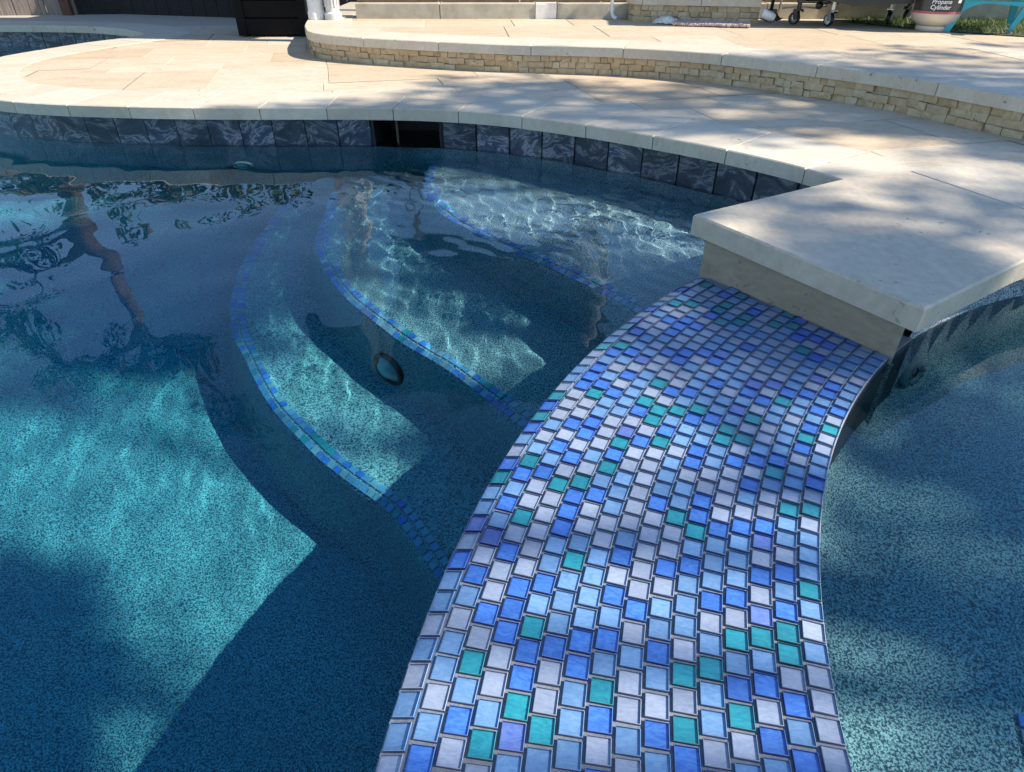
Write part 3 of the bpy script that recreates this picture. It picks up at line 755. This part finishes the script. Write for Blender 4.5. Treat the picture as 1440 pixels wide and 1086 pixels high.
# fence ----------------------------------------------------------------
fe = empty('board_fence', (-4.5, 7.4, .17)); tag(fe, 'weathered vertical board fence behind the far end of the pool', 'fence')
random.seed(13)
P0 = Vector((-7.2, 7.05, 0)); P1 = Vector((-3.95, 7.50, 0)); P2 = Vector((-2.3, 7.02, 0)); P3 = Vector((-1.4, 7.0, 0))
for a, c in ((P0, P1), (P1, P2), (P2, P3)):
    dv = c-a; nb = int(dv.length/.142); rzf = math.atan2(dv.y, dv.x)
    for k in range(nb):
        p = a+dv*((k+.5)/nb); hh = 1.2+random.uniform(-.02, .02)
        o = MB().box((0, 0, hh/2), (dv.length/nb-.006, .018, hh), b=.002).build('board', M_FENCE if p.x < -4.42 else M_FENCE_SHADE); o.parent = fe; o.matrix_parent_inverse = Matrix.Translation(fe.location).inverted()
        o.location = (p.x, p.y+random.uniform(-.006, .006), .165); o.rotation_euler = (R(random.uniform(-.6, .6)), R(random.uniform(-.5, .5)), rzf)
    for z in (.25, 1.0):
        p = (a+c)/2; o = MB().box((0, .03, 0), (dv.length, .04, .09)).build('rail', M_FENCE_SHADE); o.parent = fe; o.matrix_parent_inverse = Matrix.Translation(fe.location).inverted(); o.location = (p.x, p.y, z+.165); o.rotation_euler = (0, 0, rzf)
o = MB().box((0, -.03, .62), (.09, .05, 1.24), b=.003).build('post', simple('red_brown_post', (.11, .05, .035), .85, n=.2)); o.parent = fe; o.matrix_parent_inverse = Matrix.Translation(fe.location).inverted(); o.location = (-4.43, 7.40, .165)

# lawn -----------------------------------------------------------------
lawn_poly = np.array([(2.30, 5.40), (2.46, 4.98), (2.60, 4.76), (2.80, 4.565), (3.08, 4.36), (3.6, 4.12), (5.0, 3.8), (6.5, 3.7), (6.5, 4.9), (4.2, 5.2)])
V, F = sheet(lawn_poly, RAISED+.004); lw = obj('lawn', V, F, M_SOIL); struct(lw)
def leaf_mat(name, a, b_, c, trans=.25):
    m, nt, b = material(name)
    gi = nt.nodes.new('ShaderNodeNewGeometry')
    nt.links.new(ramp(nt, gi.outputs['Random Per Island'], [(0, a), (.5, b_), (1, c)]), b.inputs['Base Color'])
    b.inputs['Roughness'].default_value = .55
    tr = node(nt, 'ShaderNodeBsdfTranslucent', {'Color': (b_[0]*1.4, b_[1]*1.5, b_[2]*.9, 1)})
    mx = node(nt, 'ShaderNodeMixShader', {0: trans, 1: b.outputs[0], 2: tr.outputs[0]}); nt.links.new(mx.outputs[0], nt.nodes['Material Output'].inputs[0]); return m
M_GRASS = leaf_mat('grass_blades', (.045, .085, .018), (.085, .14, .03), (.17, .18, .06))
rng = np.random.default_rng(2)
gx = rng.uniform(2.4, 4.6, 60000); gy = rng.uniform(3.8, 5.4, 60000); k = in_poly(gx, gy, lawn_poly); gx, gy = gx[k][:9000], gy[k][:9000]
n = len(gx); hh = rng.uniform(.012, .034, n); a = rng.uniform(0, 6.28, n); le = rng.normal(0, .015, (n, 2)); wd = rng.uniform(.0016, .0032, n)
dx, dy = np.cos(a)*wd, np.sin(a)*wd; z0 = np.full(n, RAISED+.003)
V = np.stack([np.stack([gx-dx, gy-dy, z0], -1), np.stack([gx+dx, gy+dy, z0], -1), np.stack([gx+le[:, 0]+dx*.2, gy+le[:, 1]+dy*.2, z0+hh], -1), np.stack([gx+le[:, 0]-dx*.2, gy+le[:, 1]-dy*.2, z0+hh], -1)], 1).reshape(-1, 3)
o = obj('grass', V.tolist(), np.arange(4*n).reshape(-1, 4).tolist(), M_GRASS); o['kind'] = 'stuff'; o['label'] = 'short green grass along the foot of the concrete wall'; o['category'] = 'grass'

# grill cart -----------------------------------------------------------
gr = empty('grill_cart', (2.2, 5.0, RAISED)); tag(gr, 'black grill cart on swivel casters in front of the tan wall', 'grill')
gr.rotation_euler = (0, 0, R(-6))
mb = MB()
prof = [(-.36, .185), (-.10, .150), (.02, .128), (.46, .150), (.62, .19)]
V = []; F = []
for y in (-.22, .30):
    V += [(x, y, z) for x, z in prof] + [(.62, y, .34), (-.36, y, .34)]
n = len(prof)+2
F = [tuple(range(n)), tuple(reversed(range(n, 2*n)))] + [(i, n+i, n+(i+1) % n, (i+1) % n) for i in range(n)]
obj('drip_tray', V, [tuple(f) for f in F], M_BLACKMETAL, gr)
MB().box((.13, .04, .75), (1.0, .5, .34), b=.03).build('firebox', M_BLACKMETAL, gr); MB().box((.13, .04, 1.02), (.96, .46, .20), b=.06).build('lid', M_BLACKMETAL, gr)
for i in (-.30, .56):
    for j in (-.18, .26): MB().box((i, j, .36), (.04, .04, .44), b=.003).build('leg', M_BLACKMETAL, gr)
def caster(x, y, rz, lit):  # unlit casters get darker materials: shade put into the colour
    c = bpy.data.objects.new('caster', None); COL.objects.link(c); c.parent = gr; c.location = (x, y, 0); c.rotation_euler = (0, 0, rz)
    MB().tube([(0, 0, .145), (0, 0, .085)], [.014, .014]).box((0, 0, .092), (.05, .045, .006)).build('stem', M_STEEL if lit else M_BLACKMETAL, c)
    mb = MB()
    for s_ in (-1, 1): mb.box((.008, s_*.017, .062), (.030, .003, .06), rot=Matrix.Rotation(.25, 3, 'Y'), b=.001)
    mb.build('fork', M_STEEL if lit else M_BLACKMETAL, c)
    MB().lathe([(.0370, -.0115), (.0385, -.008), (.0385, .008), (.0370, .0115), (.030, .0125), (.030, -.0125), (.0370, -.0115)], (.018, 0, .0388), 24, rot=Matrix.Rotation(R(90), 3, 'X')).build('tyre', M_BLACK, c, True)
    MB().lathe([(.0008, -.012), (.012, -.0135), (.029, -.0105), (.029, .0105), (.012, .0135), (.0008, .012)], (.018, 0, .0388), 20, rot=Matrix.Rotation(R(90), 3, 'X')).build('hub', M_WHITEPL if lit else M_STEEL, c, True)
    MB().box((-.022, 0, .088), (.03, .022, .006), rot=Matrix.Rotation(-.5, 3, 'Y'), b=.001).build('brake_lever', M_BLACK, c)
for args in ((-.26, -.02, 2.4, False), (-.06, -.10, 2.0, True), (.37, .06, .9, True), (.56, .26, .4, False)): caster(*args)
MB().tube([(-.34, .1, .09), (-.24, .08, .10), (-.12, .05, .095)], .005).build('brace_rod', M_STEEL, gr, True)
MB().lathe([(.0005, .0), (.022, .0), (.024, .006), (.022, .014), (.0005, .016)], (-.14, -.04, .118), 18, rot=Matrix.Rotation(R(90), 3, 'X')).build('regulator', M_BLACK, gr, True)
MB().tube([(-.12, -.04, .115), (-.095, -.04, .12), (-.075, -.03, .14), (-.07, 0, .18)], .010).build('gas_hose', M_STEEL, gr, True)
MB().tube([(-.35, .16, .02), (-.345, .16, .10), (-.33, .16, .16), (-.32, .16, .20)], .006).build('side_rail', M_STEEL, gr, True)
# broom
br = empty('push_broom', (1.77, 5.03, RAISED)); tag(br, 'black broom with splayed bristles leaning by the grill casters', 'broom')
MB().tube([(.0, .02, .075), (.05, .16, .9), (.07, .22, 1.3)], .011).build('handle', M_BLACK, br, True)
mb = MB(); random.seed(3)
for k in range(26):
    a = -1.0+2.0*k/25; mb.tube([(.02*a, 0, .075), (.055*a+.004, -.02+.02*random.random(), .035), (.085*a, -.03+.04*random.random(), .008+.03*abs(a))], [.006, .006, .003], 5)
mb.build('bristles', M_BLACK, br); MB().box((0, 0, .08), (.06, .03, .022), b=.004).build('head', M_BLACK, br)
# white jar on its side
jr = MB().lathe([(.0005, -.04), (.026, -.04), (.029, -.034), (.029, .03), (.024, .038), (.024, .05), (.0005, .05)], (0, 0, .030), 20, rot=Matrix.Rotation(R(90), 3, 'Y') @ Matrix.Rotation(.4, 3, 'X')).build('white_jar', M_WHITEPL, None, True)
jr.location = (1.725, 5.0, RAISED+.03); jr.rotation_euler = (0, .35, .4); tag(jr, 'small white plastic jar tipped against the stone step', 'jar')
# propane cylinder
pt = empty('propane_cylinder', (2.70, 4.70, RAISED)); tag(pt, 'cream propane cylinder with black label beside the turquoise chair', 'gas cylinder')
pt.rotation_euler = (0, 0, R(-30))
MB().lathe([(.088, 0), (.092, .0), (.092, .028), (.086, .032), (.086, 0)], n=36).build('foot_ring', M_TANK, pt, True)
MB().lathe([(.0005, .022), (.07, .024), (.105, .040), (.132, .066), (.142, .098), (.1425, .12), (.1425, .30), (.135, .335), (.11, .365), (.06, .385), (.0005, .39)], n=48).build('body', M_TANK, pt, True)
MB().lathe([(.075, .375), (.078, .46), (.072, .46), (.07, .38)], n=30).build('collar', M_TANK, pt, True)
def band(r, z0, z1, a0, a1, m, name, par):
    n = 40; V = []; F = []
    for k in range(n+1):
        a = R(a0+(a1-a0)*k/n); V += [(r*math.cos(a), r*math.sin(a), z0), (r*math.cos(a), r*math.sin(a), z1)]
    for k in range(n): F.append((2*k, 2*k+2, 2*k+3, 2*k+1))
    return obj(name, V, F, m, par, smooth=True)
lb = band(.1440, .112, .27, -160, -20, M_LABEL, 'label', pt)
band(.1446, .100, .1125, -165, -10, M_PINK, 'red_band', pt)
def wrap_text(txt, size, zc, ac, r, m, par, name):
    cu = bpy.data.curves.new('t', 'FONT'); cu.body = txt; cu.size = size; cu.align_x = 'CENTER'; cu.extrude = 0; cu.offset = size*.018; cu.shear = .12
    to = bpy.data.objects.new('t', cu); COL.objects.link(to)
    dg = bpy.context.evaluated_depsgraph_get(); me = bpy.data.meshes.new_from_object(to.evaluated_get(dg)); bpy.data.objects.remove(to)
    for v in me.vertices:
        x, y = v.co.x, v.co.y; a = R(ac)+x/r; v.co = (r*math.cos(a), r*math.sin(a), zc+y)
    me.materials.clear(); me.materials.append(m); o = new_obj(name, me, par); return o
wrap_text('Propane', .033, .156, -84, .1447, M_PRINT, pt, 'lettering'); wrap_text('Cylinder', .033, .126, -84, .1447, M_PRINT, pt, 'lettering')
band(.1446, .196, .222, -128, -50, M_PINK, 'red_print', pt)
o = band(.1447, .200, .232, -44, -31, M_YELLOW, 'yellow_sticker', pt); o = band(.1447, .160, .176, -46, -37, M_PRINT, 'white_sticker', pt)
# turquoise chair
ch = empty('plastic_chair', (3.02, 4.72, RAISED)); tag(ch, 'turquoise plastic chair at the edge of the grass', 'chair')
ch.rotation_euler = (0, 0, R(-24))
def leg(x0, y0, x1, y1, w0, w1, nm='leg'):
    V = []
    for (x, y, z, w_) in ((x0, y0, 0, w0), (x1, y1, .23, w1)): V += [(x-w_, y-w_*.7, z), (x+w_, y-w_*.7, z), (x+w_, y+w_*.7, z), (x-w_, y+w_*.7, z)]
    return obj(nm, V, [(3, 2, 1, 0), (4, 5, 6, 7), (0, 1, 5, 4), (1, 2, 6, 5), (2, 3, 7, 6), (3, 0, 4, 7)], M_TEAL, ch)
leg(.13, -.20, .205, -.20, .012, .024); leg(-.20, -.20, -.15, -.20, .018, .03); leg(.2, .22, .17, .18, .016, .024); leg(-.2, .22, -.17, .18, .016, .024)
# arched apron between the front legs
V = []; n = 18
for k in range(n+1):
    t = k/n; x = -.215+.42*t; zt_ = .175; zl = .0+.16*math.sin(math.pi*min(1, max(0, (t*1.15))))**.55 if t < .5 else .16-.03*(t-.5)
    zl = min(zl, .168)
    V += [(x, -.212, zl), (x, -.212, zt_), (x, -.190, zl), (x, -.190, zt_)]
F = []
for k in range(n):
    a = 4*k; b4 = a+4; F += [(a, b4, b4+1, a+1), (a+3, b4+3, b4+2, a+2), (a, a+2, b4+2, b4), (a+1, b4+1, b4+3, a+3)]
obj('apron', V, F, M_TEAL, ch)
MB().box((0, -.205, .192), (.45, .05, .022), b=.006).build('front_rail', M_TEAL, ch)
for k in range(4): MB().box((0, -.13+k*.1, .205), (.43, .088, .014), b=.004).build('seat_slat', M_TEAL, ch)
for k in range(5): MB().box((-.17+k*.085, .25+.06, .48), (.076, .016, .56), rot=Matrix.Rotation(-.25, 3, 'X'), b=.004).build('back_slat', M_TEAL, ch)
for i in (-1, 1): MB().box((i*.235, .0, .36), (.06, .5, .018), b=.005).build('armrest', M_TEAL, ch); MB().box((i*.222, -.19, .27), (.03, .05, .18), b=.005).build('arm_post', M_TEAL, ch)

# ------------------------------------------------------------------ trees (seen mirrored in the water and by their shade)
M_OAK = leaf_mat('oak_leaves', (.018, .040, .010), (.035, .070, .016), (.07, .11, .03))
M_HEDGE = leaf_mat('hedge_leaves', (.025, .055, .012), (.05, .09, .02), (.10, .14, .035))
def leaves(centers, radii, counts, size, rng, flat=.8):
    C = np.repeat(np.asarray(centers, float), counts, 0); Rr = np.repeat(np.asarray(radii, float), counts, 0); n = len(C)
    d = rng.normal(0, 1, (n, 3)); d /= np.linalg.norm(d, axis=1)[:, None]; P = C + d*(rng.random(n)**.42)[:, None]*Rr[:, None]*np.array([1, 1, flat])
    u = rng.normal(0, 1, (n, 3)); u /= np.linalg.norm(u, axis=1)[:, None]; v = np.cross(u, rng.normal(0, 1, (n, 3))); v /= np.linalg.norm(v, axis=1)[:, None]
    s_ = size*rng.uniform(.6, 1.3, n)[:, None]
    V = np.stack([P-u*s_, P-v*s_*.45, P+u*s_, P+v*s_*.45], 1).reshape(-1, 3)
    return V
def quick_mesh(name, V, mat_, parent):
    n = len(V)//4; me = bpy.data.meshes.new(name); me.vertices.add(4*n); me.vertices.foreach_set('co', V.astype(np.float32).ravel())
    me.loops.add(4*n); me.loops.foreach_set('vertex_index', np.arange(4*n, dtype=np.int32)); me.polygons.add(n); me.polygons.foreach_set('loop_start', np.arange(0, 4*n, 4, dtype=np.int32))
    me.materials.append(mat_); me.update(calc_edges=True); me.validate(); return new_obj(name, me, parent)
def tree(name, base, limbs, clumps, leafsize, nleaf, label, seed, mat_=None, group=None):
    t = empty(name, base); rng = np.random.default_rng(seed); mb = MB()
    inv = Matrix.Translation(base).inverted()
    for pts, r0, r1 in limbs:
        p = catmull(pts, .15); rr = [r0+(r1-r0)*i/(len(p)-1) for i in range(len(p))]; rr = [x*(1+.12*math.sin(i*1.7+seed)) for i, x in enumerate(rr)]
        mb.tube(p, rr, 9)
    # twigs from limbs to clumps
    ends = [np.array(l[0][-1]) for l in limbs] + [np.array(l[0][len(l[0])//2]) for l in limbs]
    for c, r in clumps:
        e = min(ends, key=lambda q: np.linalg.norm(q-np.array(c))); mid = (e+np.array(c))/2+rng.normal(0, .08, 3)
        mb.tube([e, mid, c], [.022, .014, .006], 5)
    tr = mb.build('trunk', M_BARK, t, True); tr.matrix_parent_inverse = inv
    V = leaves([c for c, r in clumps], [r for c, r in clumps], [int(nleaf*r*r) for c, r in clumps], leafsize, rng)
    cr = quick_mesh('crown', V, mat_ or M_OAK, t); cr.matrix_parent_inverse = inv
    tag(t, label, 'tree', group); return t
rng = np.random.default_rng(5)
# leaning oak beyond the fence, mirrored at the left of the pool
cl = []
for c, r, k in (((-7.6, 9.2, 3.3), .55, 9), ((-7.3, 9.2, 5.1), .7, 12), ((-6.6, 9.1, 5.6), .6, 10), ((-5.5, 9.1, 4.95), .55, 9), ((-8.2, 9.2, 4.6), .6, 8), ((-6.2, 9.3, 6.6), .9, 12), ((-4.9, 9.2, 6.3), .7, 8)):
    for _ in range(k): cl.append((tuple(np.array(c)+rng.normal(0, r*.55, 3)*np.array([1.2, .8, .6])), rng.uniform(.18, .38)))
tree('oak_tree', (-6.5, 9.2, .1), [([(-6.5, 9.2, 0), (-6.25, 9.1, 1.6), (-6.30, 9.0, 2.6), (-6.0, 9.0, 3.3), (-5.95, 9.0, 3.95), (-6.0, 9.1, 4.6)], .20, .09),
      ([(-6.3, 9.0, 2.7), (-6.7, 9.1, 3.0), (-7.5, 9.2, 3.4)], .10, .03), ([(-6.0, 9.1, 4.5), (-6.8, 9.2, 5.0), (-7.6, 9.2, 5.2)], .08, .03), ([(-6.0, 9.1, 4.5), (-5.5, 9.1, 5.0), (-5.0, 9.2, 6.2)], .08, .03), ([(-6.0, 9.1, 4.6), (-6.2, 9.2, 5.6), (-6.2, 9.3, 6.5)], .08, .03)],
     cl, .055, 900, 'crooked oak beyond the fence mirrored in the left of the pool', 1)
# shrubs beyond the fence
def shrub(x, y, h, wd, seed, label):
    r_ = np.random.default_rng(seed); c = [((x+r_.normal(0, wd*.35), y+r_.normal(0, .25), h*r_.uniform(.25, .95)), r_.uniform(.16, .32)) for _ in range(26)]
    tree('shrub', (x, y, .1), [([(x, y, 0), (x+.05, y, h*.5), (x-.04, y, h*.8)], .05, .02)], c, .05, 900, label, seed, M_HEDGE, 'shrubs beyond the fence')
for i, (x, y, h, wd) in enumerate(((-7.6, 8.9, 2.1, .9), (-6.6, 8.8, 2.35, .9), (-5.5, 8.7, 2.2, .9), (-4.6, 8.6, 2.45, .8), (-3.7, 8.6, 2.3, .8), (-2.9, 8.6, 2.15, .7))): shrub(x, y, h, wd, 40+i, ['leftmost leafy shrub beyond the fence, mirrored at the pool edge', 'second shrub from the left beyond the fence by the oak trunk', 'third shrub from the left beyond the board fence', 'tallest leafy shrub in the row beyond the fence', 'fifth shrub from the left behind the dark fence boards', 'smallest shrub at the right end of the row beyond the fence'][i])
# shade trees to the right of the spa: clumps gathered where sunlight to the deck and pool is broken
def shade_tree(base, spots, seed, label, zr, rad, nleaf):
    """spots: (x, y, spread) on the ground that this tree's crown keeps in broken shade"""
    r_ = np.random.default_rng(seed); cl = []
    for x, y, s_, k in spots:
        for _ in range(k):
            z = r_.uniform(*zr); q = z/TO_SUN.z
            cl.append(((x+r_.normal(0, s_[0])+TO_SUN.x*q, y+r_.normal(0, s_[1])+TO_SUN.y*q, z), r_.uniform(*rad)))
    b = np.array(base); top = np.mean([c for c, _ in cl], 0)
    limbs = [([b, b*.6+np.array([top[0], top[1], top[2]*.55])*.4+np.array([0, 0, .4]), top-np.array([0, 0, .5])], .20, .07)]
    for k in range(7):
        c = np.array(cl[r_.integers(len(cl))][0]); s0 = limbs[0][0][1]; limbs.append(([s0, (s0+c)/2+r_.normal(0, .15, 3), c], .07, .02))
    return tree('shade_tree', base, limbs, cl, .070, nleaf, label, seed, group='shade trees to the right')
shade_tree((9.6, 2.6, .1), [(.9, 3.1, (.45, .22), 9), (1.5, 2.5, (.28, .2), 5), (.35, 3.35, (.35, .16), 8), (2.2, 3.3, (.5, .35), 10), (1.12, 1.72, (.13, .12), 2), (-.72, 3.05, (.22, .07), 4), (-1.1, 2.6, (.30, .16), 12), (-.65, 2.15, (.22, .12), 6)], 3, 'tall shade tree to the right whose leaves dapple the deck', (6.2, 9.0), (.16, .42), 700)
shade_tree((9.4, -.6, .1), [(.67, 1.40, (.06, .12), 8), (1.75, .65, (.25, .2), 7), (1.5, 0, (.3, .3), 6), (-.64, .74, (.13, .13), 9), (-1.15, .72, (.28, .14), 12), (-1.9, .62, (.3, .2), 8), (1.36, .92, (.22, .26), 11), (-2.0, 1.0, (.35, .3), 8), (.15, 1.95, (.25, .08), 3), (-1.2, 1.75, (.25, .1), 4)], 4, 'spreading shade tree to the right of the spa shading the water', (6.4, 9.2), (.14, .38), 650)
